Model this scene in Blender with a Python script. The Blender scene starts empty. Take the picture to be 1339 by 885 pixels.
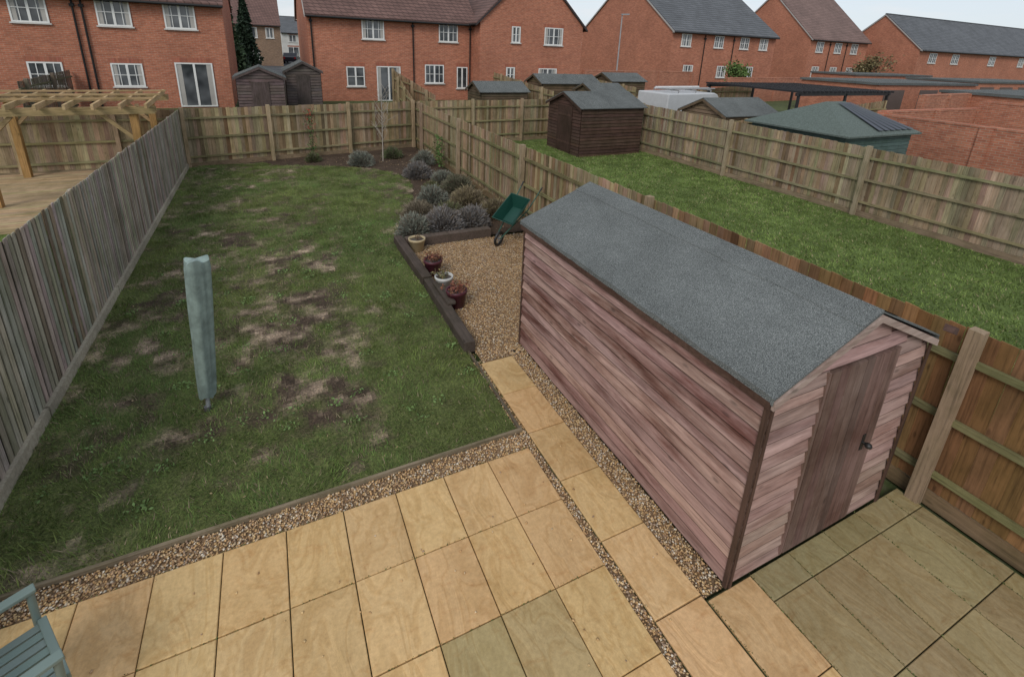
import bpy, math, random
import numpy as np
from mathutils import Vector, Matrix, Euler
random.seed(7); RNG=np.random.default_rng(11)
scene=bpy.context.scene
COL=scene.collection
# ---------------------------------------------------------------- helpers
def link(o,parent=None):
    COL.objects.link(o)
    if parent: o.parent=parent
    return o
def empty(name):
    e=bpy.data.objects.new(name,None); e.empty_display_size=.2
    return link(e)
class MB:
    def __init__(s): s.v=[];s.f=[];s.c=[];s.m=[];s.sm=[]
    def poly(s,vs,fs,col,m=0,smooth=False):
        o=len(s.v); s.v.extend([tuple(v) for v in vs])
        for f in fs: s.f.append(tuple(i+o for i in f)); s.c.append(col); s.m.append(m); s.sm.append(smooth)
    def box(s,c,sz,col=(.5,.5,.5),m=0,R=None,taper=1.0):
        x,y,z=sz[0]/2,sz[1]/2,sz[2]/2; t=taper
        vs=[Vector(p) for p in [(-x,-y,-z),(x,-y,-z),(x,y,-z),(-x,y,-z),(-x*t,-y*t,z),(x*t,-y*t,z),(x*t,y*t,z),(-x*t,y*t,z)]]
        C=Vector(c)
        vs=[(R@v if R else v)+C for v in vs]
        s.poly(vs,[(0,3,2,1),(4,5,6,7),(0,1,5,4),(1,2,6,5),(2,3,7,6),(3,0,4,7)],col,m)
    def box2(s,a,b,col=(.5,.5,.5),m=0):
        s.box([(a[i]+b[i])/2 for i in range(3)],[abs(b[i]-a[i]) for i in range(3)],col,m)
    def slab(s,x0,x1,y0,y1,z0,z1,ch,col,m=0):
        vs=[(x0,y0,z0),(x1,y0,z0),(x1,y1,z0),(x0,y1,z0),(x0,y0,z1-ch),(x1,y0,z1-ch),(x1,y1,z1-ch),(x0,y1,z1-ch),
            (x0+ch,y0+ch,z1),(x1-ch,y0+ch,z1),(x1-ch,y1-ch,z1),(x0+ch,y1-ch,z1)]
        s.poly(vs,[(0,1,5,4),(1,2,6,5),(2,3,7,6),(3,0,4,7),(4,5,9,8),(5,6,10,9),(6,7,11,10),(7,4,8,11),(8,9,10,11)],col,m)
    def extr(s,prof,axis,a,b,col,m=0):
        n=len(prof)
        def P(p,t):
            if axis=='x': return (t,p[0],p[1])
            if axis=='y': return (p[0],t,p[1])
            return (p[0],p[1],t)
        vs=[P(p,a) for p in prof]+[P(p,b) for p in prof]
        fs=[tuple(range(n)),tuple(range(2*n-1,n-1,-1))]+[(i,i+n,(i+1)%n+n,(i+1)%n) for i in range(n)]
        s.poly(vs,fs,col,m)
    def tube(s,p0,p1,r0,r1=None,n=8,col=(.5,.5,.5),m=0,caps=True):
        r1=r0 if r1 is None else r1
        p0=Vector(p0);p1=Vector(p1);d=(p1-p0)
        if d.length<1e-6:return
        d.normalize(); a=d.orthogonal().normalized(); b=d.cross(a)
        vs=[];
        for p,r in((p0,r0),(p1,r1)):
            for i in range(n):
                t=2*math.pi*i/n; vs.append(p+a*math.cos(t)*r+b*math.sin(t)*r)
        fs=[(i,(i+1)%n,(i+1)%n+n,i+n) for i in range(n)]
        s.poly(vs,fs,col,m,True)
        if caps: s.poly(vs,[tuple(range(n-1,-1,-1)),tuple(range(n,2*n))],col,m)
    def lathe(s,c,prof,n=20,col=(.5,.5,.5),m=0):
        vs=[];k=len(prof)
        for r,z in prof:
            for i in range(n):
                t=2*math.pi*i/n; vs.append((c[0]+r*math.cos(t),c[1]+r*math.sin(t),c[2]+z))
        fs=[(j*n+i,j*n+(i+1)%n,(j+1)*n+(i+1)%n,(j+1)*n+i) for j in range(k-1) for i in range(n)]
        s.poly(vs,fs,col,m,True)
    def obj(s,name,mats,parent=None,loc=None,rot=None,bevel=0):
        if not s.f: return None
        me=bpy.data.meshes.new(name); me.from_pydata(s.v,[],s.f)
        for mt in mats: me.materials.append(mt)
        me.polygons.foreach_set('material_index',s.m); me.polygons.foreach_set('use_smooth',s.sm)
        ca=me.color_attributes.new('Col','FLOAT_COLOR','CORNER')
        cnt=np.array([len(f) for f in s.f],dtype=np.int64); c=np.array([(*k[:3],1) for k in s.c],dtype=np.float32)
        ca.data.foreach_set('color',np.repeat(c,cnt,axis=0).ravel())
        me.update()
        o=bpy.data.objects.new(name,me); link(o,parent)
        if loc: o.location=loc
        if rot: o.rotation_euler=rot
        if bevel:
            b=o.modifiers.new('b','BEVEL');b.width=bevel;b.segments=2;b.limit_method='ANGLE'
        return o
def npmesh(name,V,F,C,mat,parent=None,smooth=False):
    me=bpy.data.meshes.new(name)
    V=np.asarray(V,dtype=np.float32);F=np.asarray(F,dtype=np.int32);k=F.shape[1]
    me.vertices.add(len(V));me.vertices.foreach_set('co',V.ravel())
    me.loops.add(F.size);me.loops.foreach_set('vertex_index',F.ravel())
    me.polygons.add(len(F));me.polygons.foreach_set('loop_start',np.arange(0,F.size,k,dtype=np.int32))
    try: me.polygons.foreach_set('loop_total',np.full(len(F),k,dtype=np.int32))
    except Exception: pass
    me.update(calc_edges=True)
    if smooth: me.polygons.foreach_set('use_smooth',np.ones(len(F),dtype=bool))
    ca=me.color_attributes.new('Col','FLOAT_COLOR','CORNER')
    C=np.asarray(C,dtype=np.float32);C=np.concatenate([C,np.ones((len(C),1),np.float32)],1)
    ca.data.foreach_set('color',np.repeat(C,k,axis=0).ravel())
    me.materials.append(mat)
    return link(bpy.data.objects.new(name,me),parent)
_T=np.random.default_rng(3).random((256,256))
def vn(x,y,s=1.0,o=0):
    x=np.asarray(x)*s+o*17.3;y=np.asarray(y)*s+o*9.1
    xi=np.floor(x).astype(int);yi=np.floor(y).astype(int);fx=x-xi;fy=y-yi
    fx=fx*fx*(3-2*fx);fy=fy*fy*(3-2*fy)
    g=lambda a,b:_T[a%256,b%256]
    return (g(xi,yi)*(1-fx)+g(xi+1,yi)*fx)*(1-fy)+(g(xi,yi+1)*(1-fx)+g(xi+1,yi+1)*fx)*fy
def fbm(x,y,s,o=0):
    x2=x*.8+y*.6;y2=-x*.6+y*.8
    return (vn(x,y,s,o)*.5+vn(x2,y2,s*2.1,o+1)*.28+vn(x,y,s*4.3,o+2)*.15+vn(x2,y2,s*9,o+3)*.07)
def jit(c,a=.1,hue=.03):
    k=1+random.uniform(-a,a); return tuple(max(0,ch*k*(1+random.uniform(-hue,hue))) for ch in c)
MIX=lambda a,b,t:tuple(p*(1-t)+q*t for p,q in zip(a,b))
# ---------------------------------------------------------------- materials
def newmat(name,rough=.8,metal=0,spec=.3):
    m=bpy.data.materials.new(name);m.use_nodes=True;nt=m.node_tree;b=nt.nodes['Principled BSDF']
    b.inputs['Roughness'].default_value=rough;b.inputs['Metallic'].default_value=metal
    b.inputs['Specular IOR Level'].default_value=spec
    return m,nt,b
def N(nt,t,**k):
    n=nt.nodes.new(t)
    for a,v in k.items(): setattr(n,a,v)
    return n
def coords(nt,scale=(1,1,1),rot=(0,0,0)):
    tc=N(nt,'ShaderNodeNewGeometry');mp=N(nt,'ShaderNodeMapping');mp.inputs['Scale'].default_value=scale;mp.inputs['Rotation'].default_value=rot
    nt.links.new(tc.outputs['Position'],mp.inputs['Vector']);return mp.outputs[0]
def noise(nt,vec,sc,det=4,rough=.6,dist=0):
    n=N(nt,'ShaderNodeTexNoise');n.inputs['Scale'].default_value=sc;n.inputs['Detail'].default_value=det;n.inputs['Roughness'].default_value=rough;n.inputs['Distortion'].default_value=dist
    nt.links.new(vec,n.inputs['Vector']);return n.outputs['Fac']
def ramp(nt,fac,stops):
    r=N(nt,'ShaderNodeValToRGB');e=r.color_ramp.elements
    while len(e)<len(stops): e.new(.5)
    for i,(p,c) in enumerate(stops):
        e[i].position=p;e[i].color=(c,c,c,1) if isinstance(c,(int,float)) else (*c,1)
    nt.links.new(fac,r.inputs[0]);return r.outputs[0]
def mix(nt,mode,fac,a,b):
    m=N(nt,'ShaderNodeMix',data_type='RGBA',blend_type=mode)
    if isinstance(fac,(int,float)): m.inputs[0].default_value=fac
    else: nt.links.new(fac,m.inputs[0])
    for i,v in((6,a),(7,b)):
        if isinstance(v,tuple): m.inputs[i].default_value=(*v,1)
        else: nt.links.new(v,m.inputs[i])
    return m.outputs[2]
def bump(nt,b,h,st,dist=.01):
    bp=N(nt,'ShaderNodeBump');bp.inputs['Strength'].default_value=st;bp.inputs['Distance'].default_value=dist
    nt.links.new(h,bp.inputs['Height']);nt.links.new(bp.outputs[0],b.inputs['Normal'])
def attr(nt):
    a=N(nt,'ShaderNodeAttribute');a.attribute_name='Col';return a.outputs['Color']
def m_attr(name,rough=.8,var=.35,sc=8,spec=.3,bst=0,metal=0):
    m,nt,b=newmat(name,rough,metal,spec);c=coords(nt);n=noise(nt,c,sc,3)
    r=ramp(nt,n,[(.3,1-var),(.7,1+var*.3)])
    nt.links.new(mix(nt,'MULTIPLY',1.0,attr(nt),r),b.inputs['Base Color'])
    if bst: bump(nt,b,noise(nt,c,sc*6,3),bst,.005)
    return m
def m_leaf(name='leaf'):
    m,nt,b=newmat(name,.65,0,.2);nt.links.new(attr(nt),b.inputs['Base Color']);return m
def m_wood(name,axis='z',var=.5,stain=(.42,.47,.33),stamt=.55,rough=.85,fine=45,bigs=(1.3,1.3,1.0),knot=.7):
    m,nt,b=newmat(name,rough,0,.2)
    s={'z':(fine,fine,2.2),'x':(2.2,fine,fine),'y':(fine,2.2,fine)}[axis]
    g=noise(nt,coords(nt,s),1,4,.65,.3)
    gr=ramp(nt,g,[(.28,1-var),(.5,.95),(.75,1.2)])
    c1=mix(nt,'MULTIPLY',1.0,attr(nt),gr)
    big=noise(nt,coords(nt,bigs),1.6,5,.65)
    br=ramp(nt,big,[(.42,0.0),(.66,stamt)])
    c2=mix(nt,'MULTIPLY',br,c1,stain)
    v=N(nt,'ShaderNodeTexVoronoi');v.inputs['Scale'].default_value=1.0
    ks={'z':(7,7,2.6),'x':(2.6,7,7),'y':(7,2.6,7)}[axis]
    nt.links.new(coords(nt,ks),v.inputs['Vector']);kr=ramp(nt,v.outputs['Distance'],[(.06,.4),(.13,1.0)])
    c3=mix(nt,'MULTIPLY',knot,c2,kr)
    nt.links.new(c3,b.inputs['Base Color']);bump(nt,b,g,.5,.004);return m
W_V=m_wood('weathered_wood_v','z')
W_X=m_wood('weathered_wood_x','x')
W_Y=m_wood('weathered_wood_y','y')
W_SHED=m_wood('shed_cladding_paint','y',var=.42,stain=(.33,.21,.18),stamt=.95,fine=34,bigs=(1,.55,4.0))
W_SHEDX=m_wood('shed_gable_paint','x',var=.4,stain=(.45,.34,.3),stamt=.7,fine=34,bigs=(.8,1,5))
W_SHEDV=m_wood('shed_door_paint','z',var=.45,stain=(.5,.4,.35),stamt=.8,fine=30)
PLAIN=m_attr('painted_surface',.6,.12,3)
PLAST=m_attr('plastic_surface',.4,.08,5,.4)
DARKM=m_attr('dark_metal',.45,.1,5,.5)
LEAF=m_leaf()
STONE=m_leaf('pebbles')
def m_brick(name,c1,c2,mortar,sc=1):
    m,nt,b=newmat(name,.85,0,.2);g=N(nt,'ShaderNodeNewGeometry');sp=N(nt,'ShaderNodeSeparateXYZ');nt.links.new(g.outputs['Position'],sp.inputs[0])
    ad=N(nt,'ShaderNodeMath',operation='ADD');nt.links.new(sp.outputs[0],ad.inputs[0]);nt.links.new(sp.outputs[1],ad.inputs[1])
    cb=N(nt,'ShaderNodeCombineXYZ');nt.links.new(ad.outputs[0],cb.inputs[0]);nt.links.new(sp.outputs[2],cb.inputs[1])
    t=N(nt,'ShaderNodeTexBrick');nt.links.new(cb.outputs[0],t.inputs['Vector'])
    t.inputs['Color1'].default_value=(*c1,1);t.inputs['Color2'].default_value=(*c2,1);t.inputs['Mortar'].default_value=(*mortar,1)
    t.inputs['Scale'].default_value=1;t.inputs['Brick Width'].default_value=.225*sc;t.inputs['Row Height'].default_value=.075*sc;t.inputs['Mortar Size'].default_value=.008*sc;t.inputs['Bias'].default_value=-.1
    n=noise(nt,coords(nt),.5,5,.7);r=ramp(nt,n,[(.3,.82),(.7,1.1)])
    n2=noise(nt,coords(nt,(4.4,4.4,13)),1,2,.5);r2=ramp(nt,n2,[(.35,.84),(.65,1.12)])
    c=mix(nt,'MULTIPLY',1.0,t.outputs['Color'],r);c=mix(nt,'MULTIPLY',1.0,c,r2)
    nt.links.new(c,b.inputs['Base Color']);bump(nt,b,t.outputs['Fac'],-.3,.005);return m
BRICK=m_brick('red_brick',(.45,.165,.095),(.37,.125,.075),(.41,.26,.19))
BRICKD=m_brick('brown_brick',(.26,.16,.1),(.2,.12,.08),(.3,.25,.2))
BRICK2=m_brick('garden_wall_brick',(.45,.175,.105),(.35,.12,.075),(.38,.26,.19))
def m_tile(name,c,slate=False):
    m,nt,b=newmat(name,.75,0,.3);g=N(nt,'ShaderNodeNewGeometry');sp=N(nt,'ShaderNodeSeparateXYZ');nt.links.new(g.outputs['Position'],sp.inputs[0])
    ad=N(nt,'ShaderNodeMath',operation='ADD');nt.links.new(sp.outputs[0],ad.inputs[0]);nt.links.new(sp.outputs[1],ad.inputs[1])
    cb=N(nt,'ShaderNodeCombineXYZ');nt.links.new(ad.outputs[0],cb.inputs[0]);nt.links.new(sp.outputs[2],cb.inputs[1])
    t=N(nt,'ShaderNodeTexBrick');nt.links.new(cb.outputs[0],t.inputs['Vector'])
    t.inputs['Color1'].default_value=(*c,1);t.inputs['Color2'].default_value=(*[k*.8 for k in c],1);t.inputs['Mortar'].default_value=(*[k*.4 for k in c],1)
    t.inputs['Scale'].default_value=1;t.inputs['Brick Width'].default_value=.32;t.inputs['Row Height'].default_value=.19;t.inputs['Mortar Size'].default_value=.022
    n=noise(nt,coords(nt),.7,5,.7);r=ramp(nt,n,[(.3,.75),(.7,1.15)])
    nt.links.new(mix(nt,'MULTIPLY',1.0,t.outputs['Color'],r),b.inputs['Base Color']);bump(nt,b,t.outputs['Fac'],-.6,.03);return m
T_RED=m_tile('red_brown_tiles',(.18,.105,.09));T_GREY=m_tile('grey_tiles',(.14,.148,.16));T_PINK=m_tile('pinkish_tiles',(.23,.15,.13))
def m_glass():
    m,nt,b=newmat('window_glass',.08,0,.6);n=noise(nt,coords(nt),.9,2);nt.links.new(ramp(nt,n,[(.35,(.03,.035,.04)),(.65,(.16,.17,.18))]),b.inputs['Base Color']);return m
GLASS=m_glass()
def m_felt(name='mineral_roof_felt',k=1.0):
    m,nt,b=newmat(name,.95,0,.1);c=coords(nt)
    n=noise(nt,c,170,2,.8);n2=noise(nt,coords(nt,(1,.6,1)),1.6,5,.7)
    r=ramp(nt,n,[(.36,(.045*k,.05*k,.05*k)),(.5,(.12*k,.13*k,.128*k)),(.66,(.3*k,.315*k,.305*k))]);r2=ramp(nt,n2,[(.3,.78),(.7,1.15)])
    nt.links.new(mix(nt,'MULTIPLY',1.0,r,r2),b.inputs['Base Color']);bump(nt,b,n,.5,.003);return m
FELT=m_felt();FELT2=m_felt('old_roof_felt',.85)
def m_slab():
    m,nt,b=newmat('riven_paving',.7,0,.25)
    w=noise(nt,coords(nt,(2.6,1.1,1),(0,0,.5)),1.5,5,.5,1.2)
    r=ramp(nt,w,[(.3,(.84,.78,.7)),(.44,(1,.99,.97)),(.5,(.88,.82,.73)),(.56,(1.03,1.01,.98)),(.72,(.93,.9,.84))])
    f=noise(nt,coords(nt),30,4,.75);fr=ramp(nt,f,[(.3,.84),(.7,1.1)])
    c=mix(nt,'MULTIPLY',1.0,attr(nt),r);c=mix(nt,'MULTIPLY',1.0,c,fr)
    n3=noise(nt,coords(nt),1.3,5,.68);c=mix(nt,'MULTIPLY',ramp(nt,n3,[(.5,0.),(.72,.6)]),c,(.66,.62,.5))
    n4=noise(nt,coords(nt,(4,9,4),(0,0,-.4)),1,5,.7,.8);c=mix(nt,'MULTIPLY',ramp(nt,n4,[(.56,0.),(.75,.6)]),c,(.75,.57,.42))
    nt.links.new(c,b.inputs['Base Color']);bump(nt,b,w,.5,.04);return m
SLAB=m_slab()
def m_ground(name,cols,sc=3,sc2=40,bst=.4,rough=.95,useattr=False):
    m,nt,b=newmat(name,rough,0,.15);c=coords(nt);n=noise(nt,c,sc2,4,.7);n1=noise(nt,c,sc,4,.6)
    a=ramp(nt,n,[(.3,cols[0]),(.5,cols[1]),(.7,cols[2])]);r=ramp(nt,n1,[(.3,.7),(.7,1.2)])
    k=mix(nt,'MULTIPLY',1.0,a,r)
    if useattr: k=mix(nt,'MULTIPLY',1.0,attr(nt),k)
    nt.links.new(k,b.inputs['Base Color']);bump(nt,b,n,bst,.02);return m
GRAVB=m_ground('gravel_base',[(.1,.06,.035),(.25,.16,.09),(.4,.3,.2)],2,60,.8)
MULCH=m_ground('bark_mulch',[(.025,.017,.012),(.075,.052,.037),(.15,.105,.075)],2,45,.9)
TERR=m_ground('terrain_grass',[(.05,.07,.025),(.08,.1,.04),(.12,.12,.07)],.3,4,.3)
LAWNM=m_ground('lawn_soil',[(.45,.45,.45),(1,1,1),(1.8,1.7,1.6)],3,45,.8,useattr=True)
MORT=m_ground('mortar_joint',[(.03,.03,.015),(.06,.065,.03),(.09,.11,.045)],3,50,.3)
CONC=m_ground('concrete_gravel_board',[(.27,.235,.18),(.36,.32,.25),(.45,.41,.32)],1.5,30,.3)
ASPH=m_ground('asphalt',[(.05,.05,.05),(.08,.08,.085),(.12,.12,.12)],1,30,.3)
# ---------------------------------------------------------------- terrain
def gh(x,y):
    t=np.maximum((y-21)/5.0,(x-15.5)/7.0);t=np.clip(t,0,1);t=t*t*(3-2*t);return .78*t
def grid(name,xs,ys,zf,mat,colf=None,keep=None):
    X,Y=np.meshgrid(xs,ys);V=np.stack([X,Y,zf(X,Y)],-1).reshape(-1,3);nx=len(xs)
    i=np.arange(len(ys)-1)[:,None]*nx+np.arange(nx-1)[None,:];i=i.ravel()
    F=np.stack([i,i+1,i+nx+1,i+nx],1);ctr=V[F].mean(1)
    if keep is not None:
        k=keep(ctr[:,0],ctr[:,1]);F=F[k];ctr=ctr[k]
    C=colf(ctr[:,0],ctr[:,1]) if colf else np.full((len(F),3),.5)
    return npmesh(name,V,F,C,mat,smooth=True)
xs=np.concatenate([[-900,-400,-150,-70],np.arange(-40,100,2.),[140,250,500,900]])
ys=np.concatenate([[-300,-80,-20],np.arange(-10,70,1.5),[90,140,250,500,1200]])
grid('ground',xs,ys,lambda X,Y:gh(X,Y)-.06,TERR)
BY=[3.8,9.6,10.8,12,13.5,14.6,15.5,16.4,17.0,17.4,17.75,18.3];BX=[2.1,2.15,2.45,3.0,3.5,3.65,3.5,2.9,1.9,.9,-.1,-.4]
bedx=lambda y:np.interp(y,BY,BX)
def green(x,y):
    g=fbm(x,y,.8,2)*.35+fbm(x,y,3.6,5)*.65
    g=g+.075-.12*np.exp(-((x-.1)/.9)**2-((y-6.3)/2.1)**2)-.09*np.exp(-((x+.6)/1.5)**2-((y-10)/5)**2)-.12*np.exp(-((x+1.9)/.35)**2-((y-7.6)/2.4)**2)
    g=g-.07*np.exp(-((x+.3)/1.6)**2-((y-5)/1.0)**2)
    g=g+.13*np.exp(-((x-1.6)/.7)**2)+.07*np.exp(-((y-4.2)/.5)**2)+.08*np.exp(-((x+2.3)/.5)**2-((y-4.6)/1)**2)
    return np.clip((g-.345)/.25,0,1)
def lawncol(x,y):
    g=green(x,y)[:,None];t=fbm(x,y,6,9)[:,None];u=fbm(x,y,1.3,13)[:,None]
    soil=np.array([.085,.062,.045])*(.5+t)+np.clip((t*.6+u*.55)-.54,0,1)*np.array([1.15,.9,.66])
    gr=np.array([.1,.12,.042])
    return soil*(1-g)+gr*g
grid('lawn',np.arange(-2.46,3.8,.05),np.arange(3.87,18.3,.05),lambda X,Y:.012+.03*fbm(X,Y,1.5)+.014*fbm(X,Y,9,4),LAWNM,lawncol,lambda x,y:x<bedx(y))
grid('planting_bed_soil',np.arange(-1.0,5.3,.1),np.arange(9.45,19.7,.1),lambda X,Y:.004+.035*fbm(X,Y,4,3)*(X>-.4),MULCH,None,lambda x,y:(x>bedx(y)-.15)|(y>17.6))
def blades(name,n,xr,yr,dens,colf,hr,wd,z0,keep=None,mat=None):
    x=RNG.uniform(*xr,n);y=RNG.uniform(*yr,n)
    k=RNG.random(n)<dens(x,y)
    if keep is not None:k&=keep(x,y)
    x=x[k];y=y[k];n=len(x);h=RNG.uniform(*hr,n)*(.45+1.1*fbm(x,y,3.5,7));a=RNG.uniform(0,6.28,n);w=wd*RNG.uniform(.6,1.3,n)
    z=z0+.03*fbm(x,y,1.5);l=RNG.uniform(.2,1.2,n)*h;b=RNG.normal(0,.9,n)+6.28*vn(x,y,4,21)
    V=np.zeros((n,3,3));V[:,0]=np.stack([x-w*np.cos(a),y-w*np.sin(a),z],1);V[:,1]=np.stack([x+w*np.cos(a),y+w*np.sin(a),z],1)
    V[:,2]=np.stack([x+l*np.cos(b),y+l*np.sin(b),z+h],1)
    return npmesh(name,V.reshape(-1,3),np.arange(n*3).reshape(-1,3),colf(x,y,n),mat or LEAF)
def gcol(x,y,n):
    t=RNG.random(n)[:,None];u=fbm(x,y,2.6,4)[:,None];v=fbm(x,y,.7,15)[:,None]
    c=np.array([.2,.26,.07])*(1-t)+np.array([.095,.15,.042])*t
    c=c*(.4+1.1*u)*(np.array([1,1,1])+(v-.5)*np.array([.6,.1,.2]));s=RNG.random(n)<(.1+.45*(1-green(x,y)));c[s]=np.array([.36,.28,.19])*RNG.uniform(.3,1.1,(s.sum(),1));return c
blades('lawn_grass',260000,(-2.47,3.8),(3.85,18.2),lambda x,y:.1+.9*green(x,y)**1.1,gcol,(.025,.066),.0045,.008,lambda x,y:x<bedx(y)+RNG.uniform(-.05,.06,len(x)))
n=2600;ci=RNG.integers(0,90,n);cx=RNG.uniform(-2.2,2.,90)[ci];cy=RNG.uniform(4.2,11,90)[ci]
P=np.stack([cx+RNG.normal(0,.05,n),cy+RNG.normal(0,.05,n),RNG.uniform(.03,.07,n)],1)
def leafcloud(pts,cols,s):
    n=len(pts);u=RNG.normal(0,1,(n,3));u/=np.linalg.norm(u,axis=1)[:,None];v=np.cross(u,RNG.normal(0,1,(n,3)));v/=np.linalg.norm(v,axis=1)[:,None]
    sz=s*RNG.uniform(.6,1.3,(n,1));V=np.stack([pts-u*sz,pts+v*sz*.55,pts+u*sz,pts-v*sz*.55],1).reshape(-1,3);return V,np.arange(n*4).reshape(-1,4),cols
V,F,C=leafcloud(P,np.array([.17,.26,.09])*RNG.uniform(.6,1.3,(n,1)),.018);npmesh('lawn_weeds',V,F,C,LEAF)
n=1500;P=np.stack([RNG.uniform(-2.4,2.1,n),RNG.uniform(3.9,17,n),RNG.uniform(.03,.06,n)],1);V,F,C=leafcloud(P,np.array([.4,.3,.18])*RNG.uniform(.4,1.2,(n,1)),.012);npmesh('fallen_leaves',V,F,C,LEAF)
def ncol(x,y,n):
    t=RNG.random(n)[:,None];u=fbm(x,y,.8,6)[:,None];c=np.array([.2,.27,.07])*(1-t)+np.array([.11,.165,.045])*t;c=c*(.5+1.0*u)
    s=RNG.random(n)<.08;c[s]=np.array([.36,.3,.18]);return c
grid('neighbour_lawn',np.arange(5.35,14.25,.15),np.arange(-1,20.4,.15),lambda X,Y:.0+.03*fbm(X,Y,1.5),LAWNM,lambda x,y:np.array([.1,.14,.042])*(.6+.8*fbm(x,y,1.1,6))[:,None])
blades('neighbour_lawn_grass',110000,(5.4,14.15),(2,19.5),lambda x,y:np.ones(len(x)),ncol,(.03,.06),.009,0.)
grid('neighbour_lawn',np.arange(-9,-2.5,.3),np.arange(2,18,.3),lambda X,Y:.0+.03*fbm(X,Y,1.5),LAWNM,lambda x,y:np.array([.11,.16,.04])*(.6+.8*fbm(x,y,1.1,6))[:,None])
# ---------------------------------------------------------------- gravel
def stones(x,y,z,r):
    n=len(x);base=np.array([[1,0,0],[0,1,0],[-1,0,0],[0,-1,0],[0,0,.7],[0,0,-.7]],float)
    F0=np.array([[0,1,4],[1,2,4],[2,3,4],[3,0,4],[1,0,5],[2,1,5],[3,2,5],[0,3,5]])
    a=RNG.uniform(0,6.28,n);sx=r*RNG.uniform(.7,1.3,n);sy=r*RNG.uniform(.6,1.1,n);sz=r*RNG.uniform(.6,1.,n)
    P=base[None]*np.stack([sx,sy,sz],1)[:,None,:];P=P+RNG.normal(0,.12,P.shape)*r[:,None,None]
    ca,sa=np.cos(a)[:,None],np.sin(a)[:,None]
    X=P[:,:,0]*ca-P[:,:,1]*sa+x[:,None];Y=P[:,:,0]*sa+P[:,:,1]*ca+y[:,None];Z=P[:,:,2]+z[:,None]
    V=np.stack([X,Y,Z],-1).reshape(-1,3);F=(np.arange(n)[:,None,None]*6+F0[None]).reshape(-1,3)
    pal=np.array([[.56,.35,.17],[.66,.5,.31],[.32,.19,.1],[.7,.62,.5],[.5,.33,.19],[.38,.27,.19],[.6,.39,.19],[.64,.45,.23]])
    c=pal[RNG.integers(0,len(pal),n)]*RNG.uniform(.75,1.1,(n,1));return V,F,np.repeat(c,8,axis=0)
gb=MB()
regs=[(2.22,5.2,5.17,9.35,32000),(-3.2,2.1,3.605,3.835,5200),(2.09,2.175,-.6,5.2,2300),(2.645,2.87,1.72,5.36,3800)]
for x0,x1,y0,y1,n in regs: gb.poly([(x0,y0,.008),(x1,y0,.008),(x1,y1,.008),(x0,y1,.008)],[(0,1,2,3)],(.3,.2,.1))
gb.obj('gravel_bed',[GRAVB])
xs_,ys_=[],[]
for x0,x1,y0,y1,n in regs: xs_.append(RNG.uniform(x0,x1,n));ys_.append(RNG.uniform(y0,y1,n))
sx=np.concatenate(xs_+[RNG.uniform(1.9,2.3,300),RNG.uniform(-3,2.9,90)]);sy=np.concatenate(ys_+[RNG.uniform(3.6,5.6,300),RNG.uniform(1.5,3.6,90)])
zz_=RNG.uniform(.012,.026,len(sx));zz_[-90:]=.04
V,F,C=stones(sx,sy,zz_,RNG.uniform(.008,.0145,len(sx)))
npmesh('gravel_stones',V,F,C,STONE)
# ---------------------------------------------------------------- paving
YEL=(.61,.415,.205);GRN=(.31,.265,.145)
pb=MB();pb.box2((-3.4,-1.2,-.05),(2.09,3.6,.012),(.1,.1,.1),1)
PX,PY=.4655,.677
for i in range(13):
    x1=2.09-PX*i;x0=x1-PX
    if x1<-3.2: break
    for j in range(7):
        y1=3.6-PY*j;y0=y1-PY
        c=YEL
        if j>=2 and 1<=i<=2: c=MIX(YEL,GRN,.6)
        if j>=3 and 1<=i<=5: c=MIX(YEL,GRN,.7)
        pb.slab(x0+.004,x1-.004,y0+.004,y1-.004,0,.035+random.uniform(-.002,.002),.005,jit(c,.06,.03))
pb.obj('patio_paving',[SLAB,MORT])
pb=MB();pb.box2((2.178,-1.2,-.05),(2.645,5.14,.012),(.1,.1,.1),1)
for j in range(9):
    y1=5.14-.68*j;y0=y1-.68;pb.slab(2.18+.004,2.64-.004,y0+.005,y1-.005,0,.035+random.uniform(-.003,.003),.006,jit(YEL if j<7 else GRN,.08,.04))
pb.obj('garden_path',[SLAB,MORT])
pb=MB();pb.box2((2.65,-1.2,-.05),(5.2,1.70,.012),(.1,.1,.1),1)
for i in range(6):
    x0=2.655+PX*i
    for j in range(5):
        y1=1.69-PY*j-(.0 if i==0 else .22);
        if i>0 and j==0: pb.slab(x0+.004,min(x0+PX,5.2)-.004,y1+.004,1.69,0,.034,.005,jit(GRN,.05,.03))
        pb.slab(x0+.004,min(x0+PX,5.2)-.004,y1-PY+.004,y1-.004,0,.034+random.uniform(-.002,.002),.005,jit(YEL if i==0 and j<3 else MIX(GRN,YEL,.08),.08,.04))
pb.obj('side_patio_paving',[SLAB,MORT])
n=1500;P=np.stack([np.concatenate([RNG.uniform(-2.8,2.1,700),RNG.uniform(2.2,5.1,800)]),np.concatenate([3.6-PY*RNG.integers(0,3,700)+RNG.normal(0,.006,700),1.7-RNG.uniform(0,1.3,800)]),np.full(n,.034)],1)
P[700:,0]=2.655+PX*RNG.integers(0,6,800)+RNG.normal(0,.006,800);V,F,C=leafcloud(P,np.array([.1,.13,.04])*RNG.uniform(.5,1.3,(n,1)),.007);npmesh('joint_moss',V,F,C,LEAF)
eb=MB();eb.box2((-2.46,3.838,-.05),(2.14,3.868,.055),(.24,.19,.13),0);eb.box2((2.11,3.87,-.05),(2.14,5.5,.04),(.14,.11,.08),0)
eb.obj('timber_lawn_edging',[W_X])
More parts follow.
